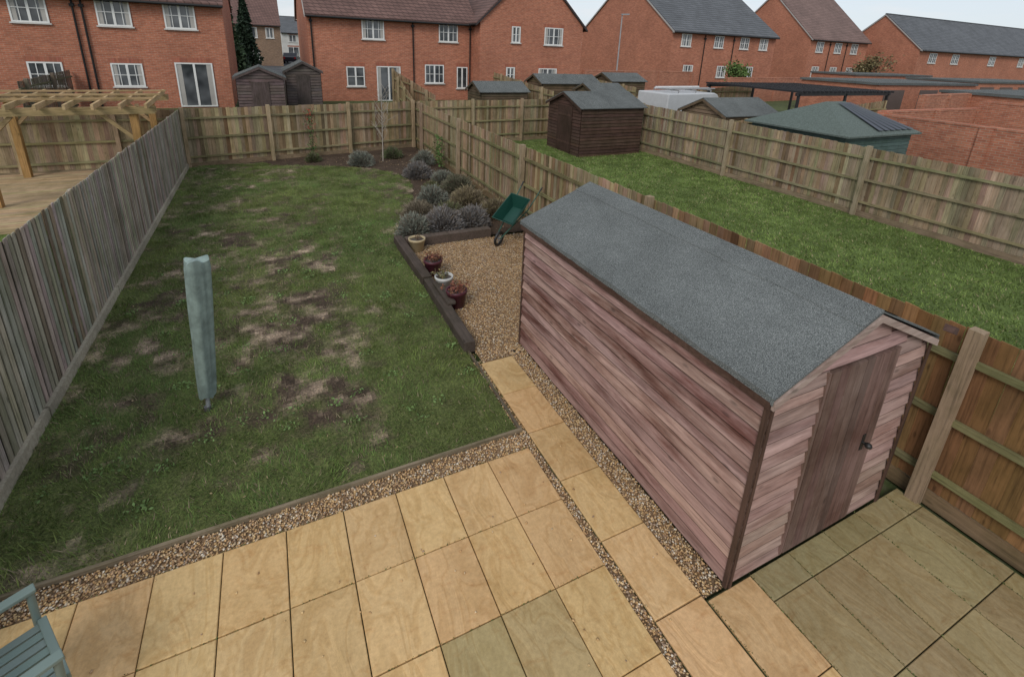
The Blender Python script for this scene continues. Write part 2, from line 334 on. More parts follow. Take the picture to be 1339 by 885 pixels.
# ---------------------------------------------------------------- fences
FB=(.36,.27,.17);FGREY=(.37,.32,.265)
def fence(name,p0,p1,h0,h1,side,posts,col,board=.105,rails=(.35,.95,1.55),gravel=True,z0=0.,z1=0.,postcol=None,matr=None,gap=.0,gcol_=None,poh=.06,tilt=.014,colf=None,railcol=None,back_shade=None):
    p0=Vector((*p0,0));p1=Vector((*p1,0));L=(p1-p0).length;d=(p1-p0)/L;n=Vector((-d.y,d.x,0))*side
    mb=MB();k=int(L/board);bw=L/k
    zz=lambda t:z0+(z1-z0)*t/L
    hh=lambda t:h0+(h1-h0)*t/L
    gz=.16 if gravel else .03
    for i in range(k):
        t0=i*bw;t1=t0+bw-gap+.004;o0=random.uniform(-.003,.003);c=jit(colf(t0) if colf else col,.25,.09)
        r=random.random()
        if r<.12:c=tuple(a*b for a,b in zip(c,(.66,.6,.55)))
        elif r<.22:c=tuple(a*1.2 for a in c)
        z_b=zz(t0)+gz;z_t=zz(t0)+hh(t0)+random.uniform(-.01,.01);lean=random.uniform(-.005,.005)
        P=[]
        for z in(z_b,z_t):
            for t,off,th in((t0,0.,.009),(t1,tilt,.012)):
                q=p0+d*(t+(lean if z==z_t else 0))
                for s_ in(off+o0,off+o0+th): P.append(q-n*s_+Vector((0,0,z)))
        mb.poly(P,[(0,2,3,1),(4,5,7,6),(0,4,6,2),(1,3,7,5),(0,1,5,4),(2,6,7,3)],c,0)
        if back_shade:
            q=p0+d*(t0+bw)+n*.014;mb.box((q.x,q.y,zz(t0)+(gz+hh(t0)-.02)/2),(.05,.012,hh(t0)-gz-.02),jit(back_shade,.2),0,Matrix((d,n,Vector((0,0,1)))).transposed())  # dark strips behind the gaps, standing in for shadow lines between boards
    R=Matrix((d,n,Vector((0,0,1)))).transposed()
    def rail(t0,t1,z,w,hgt,off,c,m):
        a=p0+d*t0;b=p0+d*t1;mid=(a+b)/2+n*off
        za=zz(t0)+z;zb=zz(t1)+z
        mb.box((mid.x,mid.y,(za+zb)/2),(t1-t0,w,hgt),c,m,R)
    ts=[0]+list(posts)+[L];ts=sorted(set(ts))
    rc=railcol or tuple(x*y*.9 for x,y in zip(col,(.85,.98,.85)))
    for a,b in zip(ts[:-1],ts[1:]):
        if b-a<.02: continue
        for z in rails: rail(a+.01,b-.01,z+random.uniform(-.015,.015),.045,.06,.028+(.02 if back_shade else 0),jit(rc,.15,.05),1)
        if gravel: rail(a,b,.075,.035,.155,.0,jit(gcol_ or tuple(x*.75 for x in col),.1),1)
    for t in posts:
        q=p0+d*t;hp=hh(t)+poh;c=jit(postcol or tuple(x*1.1 for x in col),.12,.04)
        Rt=R@Euler((random.uniform(-.015,.015),random.uniform(-.012,.012),0)).to_matrix()
        qq=q+n*(.085+(.03 if back_shade else 0))
        mb.box((qq.x,qq.y,zz(t)+hp/2),(.105,.105,hp),c,0,Rt)
    return mb.obj(name,[W_V,matr or W_X])
fence('wooden_fence',(-2.5,18.15),(5.28,19.75),1.84,1.84,-1,[.05,2.5,5.2,7.8],FB)
fence('wooden_fence',(-2.5,3.0),(-2.5,18.15),2.06,1.84,1,[.1,2.9,5.7,8.5,11.3,14.1],FGREY,board=.1,matr=W_Y,gap=.026,gcol_=(.3,.27,.2),poh=-.1,tilt=-.006,rails=(.4,1.0,1.6),back_shade=(.09,.075,.06))
lf=MB();
for k in range(5): lf.box2((-2.492,3.0+k*3.03,.0),(-2.45,6.0+k*3.03,.17),jit((.42,.38,.3),.08),0)
lf.obj('gravel_board',[CONC])
NEAR=(.28,.145,.065)
fence('wooden_fence',(5.3,-1.0),(5.3,19.75),1.83,1.83,1,[2.55,6.7,11.1,15.5,19.7],(.30,.21,.12),matr=W_Y,postcol=(.36,.26,.18),board=.12,colf=lambda t:MIX(NEAR,FB,min(1,max(0,(t-3)/5))),railcol=(.22,.2,.1))
fence('wooden_fence',(5.4,19.8),(14.2,20.3),1.84,1.84,-1,[2.4,4.8,7.2,8.7],FB)
fence('wooden_fence',(14.25,-2.0),(14.25,20.3),1.74,2.02,1,[.5,5,9.5,14,18.6,22],(.36,.275,.185),matr=W_Y,rails=(.4,1.0,1.6),postcol=(.38,.31,.22))
fence('wooden_fence',(-12,18.1),(-2.6,18.1),1.84,1.84,-1,[1,3.3,5.6,7.9],FB,board=.12)
fence('wooden_fence',(6.5,21.0),(6.5,28.5),1.8,1.8,1,[1,3.5,6],FB,z0=.15,z1=.75,matr=W_Y)
fence('wooden_fence',(5.3,19.9),(6.4,28.4),1.7,1.9,1,[.2,2.8,5.4,8],FB,z0=0.1,z1=.8,matr=W_Y)
fence('wooden_fence',(-7.5,22.5),(-7.5,27.9),1.8,1.8,-1,[.5,3],(.2,.16,.12),z0=.5,z1=.6,matr=W_Y)
fence('wooden_fence',(12.5,21.2),(12.5,28.5),1.8,1.8,1,[1,3.5,6],FB,z0=.3,z1=.78,matr=W_Y)
fence('wooden_fence',(17.5,21.2),(17.5,28.5),1.8,1.8,1,[1,3.5,6],FB,z0=.5,z1=.78,matr=W_Y)
fence('wooden_fence',(14.4,12.5),(24,12.5),1.7,1.8,-1,[1,3.5,6],FB,z0=0.1,z1=.7)
fence('wooden_fence',(14.4,20.4),(26,20.9),1.7,1.8,-1,[1,3.5,6],FB,z0=.0,z1=.75)
# ---------------------------------------------------------------- main shed
def clad_wall(mb,p0,p1,z0,z1,n,col,m,step=.122,topf=None,seg=10,skip=None,lip_shade=.4,jv=.15):
    p0=Vector((*p0,0));p1=Vector((*p1,0));L=(p1-p0).length;d=(p1-p0)/L;n=Vector((*n,0));z=z0
    while z<z1-.01:
        zt=min(z+step+.01,z1);c=jit(col,jv,.05)
        a0=random.uniform(-.006,.006);ph=random.uniform(0,6);t0,t1=0,L
        if topf: t0,t1=topf(zt,L)
        if t1-t0<.03: z+=step;continue
        spans=[(t0,t1)]
        if skip and z<skip[2]: spans=[(t0,skip[0]),(skip[1],t1)]
        for (s0,s1) in spans:
            if s1-s0<.01: continue
            sg=max(1,int((s1-s0)/L*seg));ts=[s0+(s1-s0)*q/sg for q in range(sg+1)];vs=[]
            for t in ts:
                w=a0+.006*math.sin(t*2.1+ph)+.003*math.sin(t*6+ph*2);q=p0+d*t
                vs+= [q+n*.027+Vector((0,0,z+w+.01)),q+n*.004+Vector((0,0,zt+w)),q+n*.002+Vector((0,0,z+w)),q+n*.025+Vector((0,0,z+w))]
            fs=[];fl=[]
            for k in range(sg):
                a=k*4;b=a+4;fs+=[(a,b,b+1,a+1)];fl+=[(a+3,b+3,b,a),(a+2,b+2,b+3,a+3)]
            mb.poly(vs,fs,c,m);mb.poly(vs,fl,tuple(k*lip_shade for k in c),m)  # lip faces coloured darker to draw the shadow under each board edge
        z+=step
shed=empty('garden_shed')
SX0,SX1,SY0,SY1=2.87,4.84,1.72,5.33;ZE=1.84;ZR=2.26;SM=3.88
PINK=(.385,.25,.215)
b=MB();b.extr([(SX0+.005,.06),(SX1-.005,.06),(SX1-.005,ZE),(SM,ZR-.01),(SX0+.005,ZE)],'y',SY0+.005,SY1-.005,(.3,.18,.155),0)
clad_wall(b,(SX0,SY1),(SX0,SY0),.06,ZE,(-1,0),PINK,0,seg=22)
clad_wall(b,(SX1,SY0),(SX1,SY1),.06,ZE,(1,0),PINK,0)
b.obj('side_walls',[W_SHED],shed)
b=MB()
def gab(z,L):
    if z<ZE: return 0,L
    k=(z-ZE)/(ZR-ZE);return k*(SM-SX0),L-k*(SX1-SM)
DX0,DX1=3.48,4.33
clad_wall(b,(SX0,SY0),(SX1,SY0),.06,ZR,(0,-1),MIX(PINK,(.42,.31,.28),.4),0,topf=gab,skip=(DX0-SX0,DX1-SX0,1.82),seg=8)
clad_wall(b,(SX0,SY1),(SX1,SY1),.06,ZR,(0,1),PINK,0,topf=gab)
b.obj('gable_walls',[W_SHEDX],shed)
b=MB();nb=8
for i in range(nb):
    x0=DX0+(DX1-DX0)*i/nb;x1=x0+(DX1-DX0)/nb-.004
    b.box2((x0,SY0-.04,.09),(x1,SY0-.004,1.86),jit((.19,.125,.105),.18,.04))
b.obj('door',[W_SHEDV],shed)
b=MB();hx=4.2;b.tube((hx,SY0-.042,.98),(hx,SY0-.075,.98),.012,col=(.02,.02,.02));
b.lathe((hx,SY0-.09,.955),[(0,0),(.022,.008),(.03,.025),(.022,.042),(0,.05)],12,(.02,.02,.02));b.box2((hx-.02,SY0-.046,.9),(hx+.02,SY0-.041,1.06),(.02,.02,.02))
b.obj('door_handle',[DARKM],shed)
b=MB();DK=(.1,.058,.043)
b.box2((SX0-.034,SY0-.03,.04),(SX0-.012,SY0+.005,ZE-.03),DK);b.box2((SX0-.007,SY0-.042,.04),(SX0+.018,SY0-.03,ZE-.02),DK)
b.box2((SX1-.035,SY0-.042,.04),(SX1+.007,SY0-.03,ZE-.02),jit(DK));b.box2((SX0-.03,SY1,.04),(SX0+.02,SY1+.03,ZE),DK)
b.box2((DX0-.03,SY0-.034,.08),(DX0-.004,SY0-.012,1.86),(.22,.14,.12));b.box2((DX1+.002,SY0-.034,.08),(DX1+.03,SY0-.012,1.86),(.22,.14,.12))
b.box2((SX0+.02,SY0+.02,-.0),(SX1-.02,SY1-.02,.06),(.07,.05,.035))
b.obj('corner_trims',[W_V],shed)
b=MB();XO=.04;T=.016
RY0,RY1=SY0-.055,SY1+.12
for sgn in(-1,1):
    wx=(SM-SX0) if sgn<0 else (SX1-SM);sl=(ZR-ZE)/wx
    xe=SM+sgn*(wx+XO);ze=ZE-XO*sl+.015;zr=ZR+.015
    nseg=30;P=[]
    for k in range(nseg+1):
        y=RY0+(RY1-RY0)*k/nseg;w=.005*math.sin(k*1.1+sgn)+.003*math.sin(k*2.3)
        P+=[(xe,y,ze+w),(SM,y,zr),(SM,y,zr+T),(xe,y,ze+T+w),(xe+sgn*.004,y,ze-.035+w*2)]
    fs=[]
    for k in range(nseg):
        a=k*5;c=a+5;fs+=[(a+3,c+3,c+2,a+2),(a,a+1,c+1,c),(a+3,a+4,c+4,c+3)]
    fs+=[(0,1,2,3),(nseg*5,nseg*5+3,nseg*5+2,nseg*5+1)]
    b.poly(P,fs,(.1,.1,.1));P=[]
    for k in range(nseg+1):
        y=RY0+(RY1-RY0)*k/nseg;ww=.006*math.sin(k*.9)
        for f,dz in((0,.009),(.2+ww,.009),(.203+ww,.0)):
            P.append((SM+(xe-SM)*f,y,zr+T+(ze-zr)*f+dz))
    b.poly(P,[(k*3+j,k*3+j+1,k*3+j+4,k*3+j+3) for k in range(nseg) for j in range(2)],(.1,.1,.1))
b.obj('felt_roof',[FELT],shed)
b=MB()
for y in(RY0+.002,RY1-.022):
    for sgn in(-1,1):
        wx=(SM-SX0) if sgn<0 else (SX1-SM);sl=(ZR-ZE)/wx
        xe=SM+sgn*(wx+XO-.005);z_e=ZE-XO*sl-.006;z_r=ZR+.002
        P=[(xe,y-.012,z_e-.06),(SM,y-.012,z_r-.06),(SM,y-.012,z_r),(xe,y-.012,z_e),(xe,y+.012,z_e-.06),(SM,y+.012,z_r-.06),(SM,y+.012,z_r),(xe,y+.012,z_e)]
        b.poly(P,[(0,1,2,3),(4,7,6,5),(0,3,7,4),(0,4,5,1),(1,5,6,2),(3,2,6,7)],(.4,.31,.27))
b.box2((SX0-.045,RY0+.02,ZE-.09),(SX0-.03,RY1-.03,ZE-.03),(.1,.06,.045))
b.box((4.98,1.64,1.9),(.24,.07,.06),(.1,.06,.05),0,Euler((0,.4,.2)).to_matrix())
b.obj('bargeboards',[W_SHEDX],shed)
# ---------------------------------------------------------------- sleepers + pots
b=MB();SLP=(.085,.065,.053)
b.box((2.155,8.62,.1),(.17,2.1,.2),jit(SLP),0,Euler((0,0,.01)).to_matrix());b.box((2.16,6.5,.09),(.16,2.1,.18),jit(SLP),0,Euler((0,0,-.015)).to_matrix());b.box((2.25,6.9,.2),(.14,.8,.045),jit(SLP))
b.box2((2.26,9.36,0),(4.15,9.54,.21),jit((.12,.09,.07)))
b.obj('timber_sleepers',[W_Y],bevel=.012)
def pot(x,y,r,h,col,plant):
    e=empty('plant_pot');b=MB();b.lathe((x,y,.02),[(0,0),(r*.66,0),(r*.72,.01),(r*.93,h*.8),(r,h*.82),(r*1.02,h),(r*.92,h),(r*.86,h*.85)],20,col)
    b.lathe((x,y,.02),[(r*.86,h*.86),(0,h*.88)],20,(.05,.035,.025))
    b.obj('pot',[PLAST],e);b=MB()
    for i in range(plant[0]):
        a=random.uniform(0,6.28);q=random.uniform(0,r*.7);bx,by=x+q*math.cos(a),y+q*math.sin(a);l=random.uniform(.05,plant[2])
        tx,ty=bx+random.gauss(0,.05),by+random.gauss(0,.05);zt=h*.85+l
        b.tube((bx,by,h*.85),(tx,ty,zt),.003,.002,4,(.12,.08,.05),0,False)
        for k in range(7):
            c=jit(plant[1],.4,.2);P=Vector((tx+random.gauss(0,.025),ty+random.gauss(0,.025),zt+random.gauss(0,.025)));u=Vector((random.gauss(0,1),random.gauss(0,1),random.gauss(0,1))).normalized()*.022;v=u.orthogonal().normalized()*.013
            b.poly([P-u,P+v,P+u,P-v],[(0,1,2,3)],c)
    b.obj('foliage',[LEAF],e)
pot(2.42,9.16,.17,.27,(.46,.37,.22),(8,(.14,.1,.06),.08))
pot(2.4,8.0,.17,.29,(.08,.02,.03),(30,(.18,.08,.05),.16))
pot(2.38,7.3,.155,.28,(.55,.55,.53),(18,(.14,.12,.06),.12))
pot(2.4,6.72,.17,.3,(.08,.02,.03),(34,(.19,.08,.05),.17))
# ---------------------------------------------------------------- rotary dryer cover
e=empty('covered_rotary_washing_line')
b=MB();x,y=-.96,5.5;n=36;K=18;vs=[];LX=.13
for k in range(K+1):
    f=k/K;z=.22+(1.84-.22)*f;r=.07+.034*f**.7
    if k==K: r*=.9
    for i in range(n):
        t=2*math.pi*i/n;rr=r*(1+.2*math.sin(3*t+.8*f)+.07*math.sin(8*t+k*.15)+.025*math.sin(13*t-k*.5))
        vs.append((x+LX*(z/1.84)+rr*math.cos(t)*1.1,y+rr*math.sin(t)*.85,z+(.025*math.sin(3*t) if k in(0,K) else 0)))
b.poly(vs,[(k*n+i,k*n+(i+1)%n,(k+1)*n+(i+1)%n,(k+1)*n+i) for k in range(K) for i in range(n)],(.22,.285,.26),0,True)
b.poly(vs[K*n:]+[(x+LX,y,1.86)],[(i,(i+1)%n,n) for i in range(n)],(.25,.32,.3),0,True)
b.obj('fabric_cover',[m_attr('cover_fabric',.85,.35,9,.2,.4)],e)
b=MB();b.tube((x,y,-.05),(x+.03,y,.4),.022,col=(.3,.32,.33));b.tube((x,y,0),(x,y,.09),.035,col=(.1,.1,.1));b.obj('pole',[DARKM],e)
# ---------------------------------------------------------------- plants
def lav(x,y,r,h,col,n=5000,name='lavender_bush'):
    a=RNG.uniform(0,6.28,n);u=RNG.uniform(0.0,1,n);el=np.arccos(u);lump=.82+.3*vn(a*1.6+x*7,el*3+y*5,1.3,8)
    s=RNG.uniform(.35,1,n)**.45*lump
    d=np.stack([np.sin(el)*np.cos(a),np.sin(el)*np.sin(a),np.cos(el)],1)
    p0=np.stack([x+d[:,0]*r*s,y+d[:,1]*r*s,.04+d[:,2]*h*s],1)
    dd=d+RNG.normal(0,.35,(n,3))+np.array([0,0,.35]);dd/=np.linalg.norm(dd,axis=1)[:,None];ln=RNG.uniform(.035,.09,(n,1))
    long=RNG.random((n,1))<.06;ln=np.where(long,ln*1.9,ln);p1=p0+dd*ln
    w=np.cross(dd,RNG.normal(0,1,(n,3)));w/=np.linalg.norm(w,axis=1)[:,None];w*=.006
    V=np.stack([p0-w,p0+w,p1+w*.7,p1-w*.7],1).reshape(-1,3);F=np.arange(n*4).reshape(-1,4)
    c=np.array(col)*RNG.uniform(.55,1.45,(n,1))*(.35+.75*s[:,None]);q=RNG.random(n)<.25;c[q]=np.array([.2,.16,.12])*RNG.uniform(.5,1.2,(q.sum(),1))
    npmesh(name,V,F,c,LEAF)
GL=(.22,.235,.195);PL=(.21,.2,.195)
for (x,y,r,h,c) in [(2.6,10.0,.38,.45,GL),(3.25,9.98,.46,.54,PL),(3.98,10.1,.42,.47,PL),(2.95,10.95,.4,.42,(.2,.17,.12)),(3.75,10.95,.34,.32,(.15,.16,.08)),(3.62,12.0,.42,.46,GL),(4.4,11.5,.48,.48,(.24,.2,.12)),(4.75,10.6,.35,.4,(.2,.17,.1)),
    (4.6,12.9,.44,.48,(.15,.15,.1)),(4.0,14.9,.44,.45,PL),(4.55,14.0,.36,.34,GL),(2.65,17.1,.42,.42,GL),(4.7,16.6,.4,.42,GL),(3.9,17.9,.34,.32,(.12,.15,.07)),(1.2,18.0,.24,.24,(.1,.12,.05)),(3.95,13.2,.25,.25,(.13,.14,.06))]:
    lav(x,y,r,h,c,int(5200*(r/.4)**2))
n=1800;P=np.stack([RNG.uniform(0,5.2,n),RNG.uniform(9.6,18.6,n),RNG.uniform(.02,.05,n)],1);P=P[P[:,0]>bedx(P[:,1])];V,F,C=leafcloud(P,np.array([.24,.17,.1])*RNG.uniform(.4,1.5,(len(P),1)),.022);npmesh('bark_chips',V,F,C,LEAF)
def tree(name,x,y,zb,h,cr,col,nl=3000,ls=.12,trunk=.3,dens=1.):
    e=empty(name);b=MB();tips=[]
    def br(p,d,l,r,dep):
        q=p+d*l;b.tube(p,q,r,r*.65,7,jit((.13,.1,.075)),0,False)
        tips.append(q)
        if dep>0:
            for k in range(3 if dep>1 else 4):
                nd=(d+Vector((random.gauss(0,.55),random.gauss(0,.55),random.uniform(-.1,.5)))).normalized();br(q,nd,l*random.uniform(.6,.8),r*.6,dep-1)
    br(Vector((x,y,zb-.1)),Vector((0,0,1)),h*trunk,h*.022,4)
    b.obj('trunk_and_limbs',[W_V],e)
    if nl:
        T=np.array([t for t in tips if t.z>zb+h*trunk*.9]);c=T[RNG.integers(0,len(T),nl)]+RNG.normal(0,cr*.16,(nl,3))
        k=RNG.uniform(.5,1.5,(nl,1))*(.6+.8*fbm(c[:,0]+c[:,2],c[:,1],1.5))[:,None]
        V,F,C=leafcloud(c,np.array(col)*k,ls);npmesh('crown',V,F,C,LEAF,e)
def conifer(name,x,y,zb,h,r,col,n=5000,ls=.14):
    e=empty(name);b=MB();b.tube((x,y,zb),(x,y,zb+h*.9),r*.12,.03,8,(.1,.07,.05));b.obj('trunk',[W_V],e)
    t=RNG.random(n)**.8;a=RNG.uniform(0,6.28,n);rr=r*(1-t)**.75*(.75+.35*np.sin(a*3+t*9))*RNG.uniform(.55,1.05,n)
    P=np.stack([x+rr*np.cos(a),y+rr*np.sin(a),zb+.2+t*h],1);C=np.array(col)*RNG.uniform(.45,1.4,(n,1));V,F,C=leafcloud(P,C,ls);npmesh('foliage',V,F,C,LEAF,e)
e=empty('garden_sapling');b=MB();base=Vector((3.45,17.4,0));TC=(.38,.34,.29)
b.tube(base,base+Vector((.02,0,1.2)),.022,.016,6,TC);
for k in range(26):
    z=.7+k*.06;p=base+Vector((.02,0,z));a=random.uniform(0,6.28);q=p+Vector((math.cos(a)*.22,math.sin(a)*.22,.3));b.tube(p,q,.009,.005,4,TC,0,False)
    for s in range(2): b.tube(q,q+Vector((random.gauss(0,.12),random.gauss(0,.12),.2)),.006,.004,4,TC,0,False)
b.tube(base+Vector((.02,0,1.2)),base+Vector((.05,0,2.35)),.016,.006,5,TC);b.obj('trunk_and_twigs',[PLAIN],e)
def climber(x,y,w,h,nx,ny,n,col,red=0):
    e=empty('climbing_plant');b=MB()
    for k in range(5):
        p=Vector((x,y,0))
        for s in range(6):
            q=p+Vector((random.gauss(0,w*.18)*(1-abs(nx)),random.gauss(0,w*.18)*abs(nx),h/6));b.tube(p,q,.007,.005,4,(.12,.09,.06),0,False);p=q
    b.obj('stems',[W_V],e)
    P=np.stack([x+RNG.normal(0,w*.4,n)*(1-abs(nx))+nx*RNG.uniform(0,.15,n),y+RNG.normal(0,w*.4,n)*abs(nx)+ny*RNG.uniform(0,.15,n),RNG.uniform(.15,h,n)],1)
    C=np.array(col)*RNG.uniform(.6,1.5,(n,1))
    if red: m=(RNG.random(n)<red)&(P[:,2]>h*.6);C[m]=np.array([.35,.05,.03])
    V,F,C=leafcloud(P,C,.035);npmesh('leaves',V,F,C,LEAF,e)
climber(1.25,18.72,.22,1.75,0,-1,260,(.08,.13,.045),.35)
climber(5.05,15.7,.45,1.15,-1,0,420,(.08,.14,.04))
# ---------------------------------------------------------------- wheelbarrow
e=empty('wheelbarrow');G=(.012,.07,.052);b=MB()
bt=[(-.28,-.17,0),(.25,-.17,0),(.25,.17,0),(-.28,.17,0)];tp=[(-.45,-.3,.24),(.42,-.28,.28),(.42,.28,.28),(-.45,.3,.24)]
V=bt+tp;b.poly(V,[(0,1,2,3),(0,4,5,1),(1,5,6,2),(2,6,7,3),(3,7,4,0)],G);V2=[(p[0]*.95,p[1]*.93,p[2]+.012) for p in V];b.poly(V2,[(3,2,1,0),(1,5,4,0),(2,6,5,1),(3,7,6,2),(0,4,7,3)],tuple(a*.8 for a in G))
for i in range(4): b.tube(tp[i],tp[(i+1)%4],.012,col=G)
b.obj('tray',[PLAST],e);b=MB()
for s in(-1,1):
    b.tube((-.75,s*.06,-.1),(.3,s*.24,-.02),.016,col=(.03,.1,.07));b.tube((.3,s*.24,-.02),(.95,s*.28,.16),.016,col=(.03,.1,.07));b.tube((.85,s*.275,.13),(1.0,s*.285,.175),.021,col=(.02,.02,.02))
    b.tube((.25,s*.23,-.03),(.35,s*.25,-.36),.014,col=(.03,.1,.07));b.tube((.35,s*.25,-.36),(.12,s*.2,-.05),.012,col=(.03,.1,.07))
b.tube((.35,-.25,-.36),(.35,.25,-.36),.012,col=(.03,.1,.07));b.obj('frame_and_handles',[DARKM],e);b=MB()
K=20;R0,r0=.165,.035;vs=[]
for i in range(K):
    t=2*math.pi*i/K
    for j in range(8):
        u=2*math.pi*j/8;vs.append((-.72+(R0+r0*math.cos(u))*math.cos(t),r0*math.sin(u),-.14+(R0+r0*math.cos(u))*math.sin(t)))
b.poly(vs,[(i*8+j,((i+1)%K)*8+j,((i+1)%K)*8+(j+1)%8,i*8+(j+1)%8) for i in range(K) for j in range(8)],(.02,.02,.02),0,True)
b.tube((-.72,-.06,-.14),(-.72,.06,-.14),.025,col=(.3,.3,.3))
for i in range(6):
    t=i*math.pi/3;b.tube((-.72,0,-.14),(-.72+.14*math.cos(t),0,-.14+.14*math.sin(t)),.008,col=(.35,.35,.35))
b.obj('wheel',[DARKM],e)
e.location=(4.5,9.0,.6);e.scale=(.85,.85,.85);e.rotation_euler=(math.radians(8),math.radians(-30),math.radians(28))
# ---------------------------------------------------------------- garden chair (bottom left)
e=empty('plastic_garden_chair');CG=(.17,.225,.205);b=MB()
for sx_ in(-1,1):
    for sy_ in(-1,1):
        b.tube((sx_*.27,sy_*.25,0),(sx_*.23,sy_*.22,.42),.028,.024,8,CG)
    b.tube((sx_*.25,.22,.4),(sx_*.25,.38,1.0),.024,.02,8,CG)
    b.tube((sx_*.27,-.22,.4),(sx_*.29,-.23,.64),.022,.022,8,CG)
    b.box((sx_*.29,.02,.655),(.065,.56,.028),CG)
for i in range(7): b.box((-.2+i*.067,0,.425),(.055,.46,.022),jit(CG,.04))
b.box((0,-.24,.42),(.5,.045,.05),CG);b.box((0,.22,.42),(.5,.045,.05),CG)
Rb=Euler((math.radians(-15),0,0)).to_matrix()
for i in range(7): b.box((-.2+i*.067,.31,.73),(.05,.02,.56),jit(CG,.04),0,Rb)
b.box((0,.385,1.01),(.54,.03,.07),CG,0,Rb);b.box((0,.24,.48),(.5,.03,.05),CG,0,Rb)
b.obj('frame_seat_and_back',[PLAST],e,bevel=.006)
e.location=(-1.72,2.84,.035);e.rotation_euler=(0,0,math.radians(118))
# ---------------------------------------------------------------- deck + pergola
b=MB();DC=(.44,.32,.19)
for i in range(38):
    y=12.9+i*.135;b.box2((-9,y,.04),(-2.62,y+.125,.12),jit(DC,.12,.05))
b.box2((-9,12.86,0),(-2.62,12.895,.12),jit(DC));b.obj('timber_decking',[W_X])
e=empty('pergola');PC=(.44,.31,.17);b=MB();zt=2.32
P1=(-5.75,14.6);P2=(-6.15,17.6);P3=(-2.95,14.75);P4=(-3.1,17.75)
for p in(P1,P2,P3,P4): b.box((p[0],p[1],.12+(zt-.12)/2),(.16,.16,zt-.12),jit((.42,.25,.1),.1))
b.obj('posts',[W_V],e);b=MB()
def beam(mb,p,q,w,h,col,over=0):
    p=Vector(p);q=Vector(q);d=(q-p).normalized();p=p-d*over;q=q+d*over;L=(q-p).length;up=Vector((0,0,1));s=up.cross(d).normalized();u=d.cross(s)
    R=Matrix((d,s,u)).transposed();mb.box((p+q)/2,(L,w,h),col,0,R)
for off in(-.105,.105):
    beam(b,(P1[0],P1[1]+off,zt-.08),(P3[0],P3[1]+off,zt-.08),.045,.16,jit(PC,.1),.45);beam(b,(P2[0],P2[1]+off,zt-.08),(P4[0],P4[1]+off,zt-.08),.045,.16,jit(PC,.1),.45)
for i in range(8):
    t=i/7;a=(P1[0]-.35+(P3[0]-P1[0]+.7)*t,P1[1],zt+.065);c=(P2[0]-.35+(P4[0]-P2[0]+.7)*t,P2[1],zt+.065);beam(b,a,c,.05,.12,jit(tuple(k*1.15 for k in PC),.14),.45)
for i in range(3):
    t=(i+.5)/3;y_=14.6+3.1*t;beam(b,(-6.6,y_,zt+.15),(-2.6,y_+.1,zt+.15),.05,.045,jit(PC,.12))
for p,dx in((P1,1),(P3,-1),(P2,1),(P4,-1)):
    beam(b,(p[0]+dx*.07,p[1],zt-.75),(p[0]+dx*.62,p[1],zt-.17),.08,.08,jit(PC,.1))
beam(b,(P1[0],P1[1]+.08,zt-.75),(P1[0]-.05,P1[1]+.62,zt-.02),.08,.08,jit(PC,.1));beam(b,(P3[0],P3[1]+.08,zt-.75),(P3[0]-.02,P3[1]+.62,zt-.02),.08,.08,jit(PC,.1))
b.obj('beams_and_rafters',[W_X],e)
# ---------------------------------------------------------------- simple sheds
def lodge(name,x0,x1,y0,y1,zb,ze,zr,axis,wall,roofc,door=None,felt=True,oh=.12):
    e=empty(name);b=MB();m=W_X
    prof=[(y0,zb),(y1,zb),(y1,ze),((y0+y1)/2,zr),(y0,ze)] if axis=='x' else [(x0,zb),(x1,zb),(x1,ze),((x0+x1)/2,zr),(x0,ze)]
    a,c=(x0,x1) if axis=='x' else (y0,y1)
    b.extr(prof,axis,a,c,tuple(k*.6 for k in wall))
    def gb_(z,L):
        if z<ze:return 0,L
        k=(z-ze)/(zr-ze);return k*L/2,L-k*L/2
    fl=None
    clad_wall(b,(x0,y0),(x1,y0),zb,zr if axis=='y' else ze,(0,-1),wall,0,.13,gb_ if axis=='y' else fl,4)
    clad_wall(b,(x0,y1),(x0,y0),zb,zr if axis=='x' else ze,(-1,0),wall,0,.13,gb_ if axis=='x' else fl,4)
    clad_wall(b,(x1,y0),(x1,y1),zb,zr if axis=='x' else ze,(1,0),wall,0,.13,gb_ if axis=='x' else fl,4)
    b.obj('walls',[m],e);b=MB()
    if axis=='x': lo,hi,a,c=y0,y1,x0,x1
    else: lo,hi,a,c=x0,x1,y0,y1
    mid=(lo+hi)/2;s=(zr-ze)/(mid-lo)
    for sg,ed in((-1,lo),(1,hi)):
        e0=ed+sg*oh;z0=ze-oh*s+.02
        b.extr([(e0,z0),(mid,zr+.02),(mid,zr+.05),(e0,z0+.03)],axis,a-oh,c+oh,roofc)
    b.obj('roof',[FELT2 if felt else PLAIN],e)
    b=MB()
    for ya,yb,za,zb_ in((lo-oh,mid,ze-oh*s,zr),(hi+oh,mid,ze-oh*s,zr)):
        b.extr([(ya,za-.08),(yb,zb_-.08),(yb,zb_+.015),(ya,za+.015)],axis,a-oh-.015,a-oh-.002,tuple(k*.8 for k in wall))
    if door:
        d0,d1,dz=door
        if axis=='x': b.box2((x0-.05,d0,zb+.08),(x0-.03,d1,dz),tuple(k*.75 for k in wall));b.box2((x0-.062,d0+.05,zb+.4),(x0-.051,d1-.05,zb+.48),wall);b.box2((x0-.062,d0+.05,dz-.4),(x0-.051,d1-.05,dz-.32),wall)
        else: b.box2((d0,y0-.05,zb+.08),(d1,y0-.03,dz),tuple(k*.75 for k in wall))
    b.obj('door_and_trim',[W_V],e);return e
lodge('garden_shed',10.8,13.8,16.1,18.6,.0,1.92,2.4,'x',(.085,.05,.038),(.1,.1,.1),(16.7,17.8,1.9))
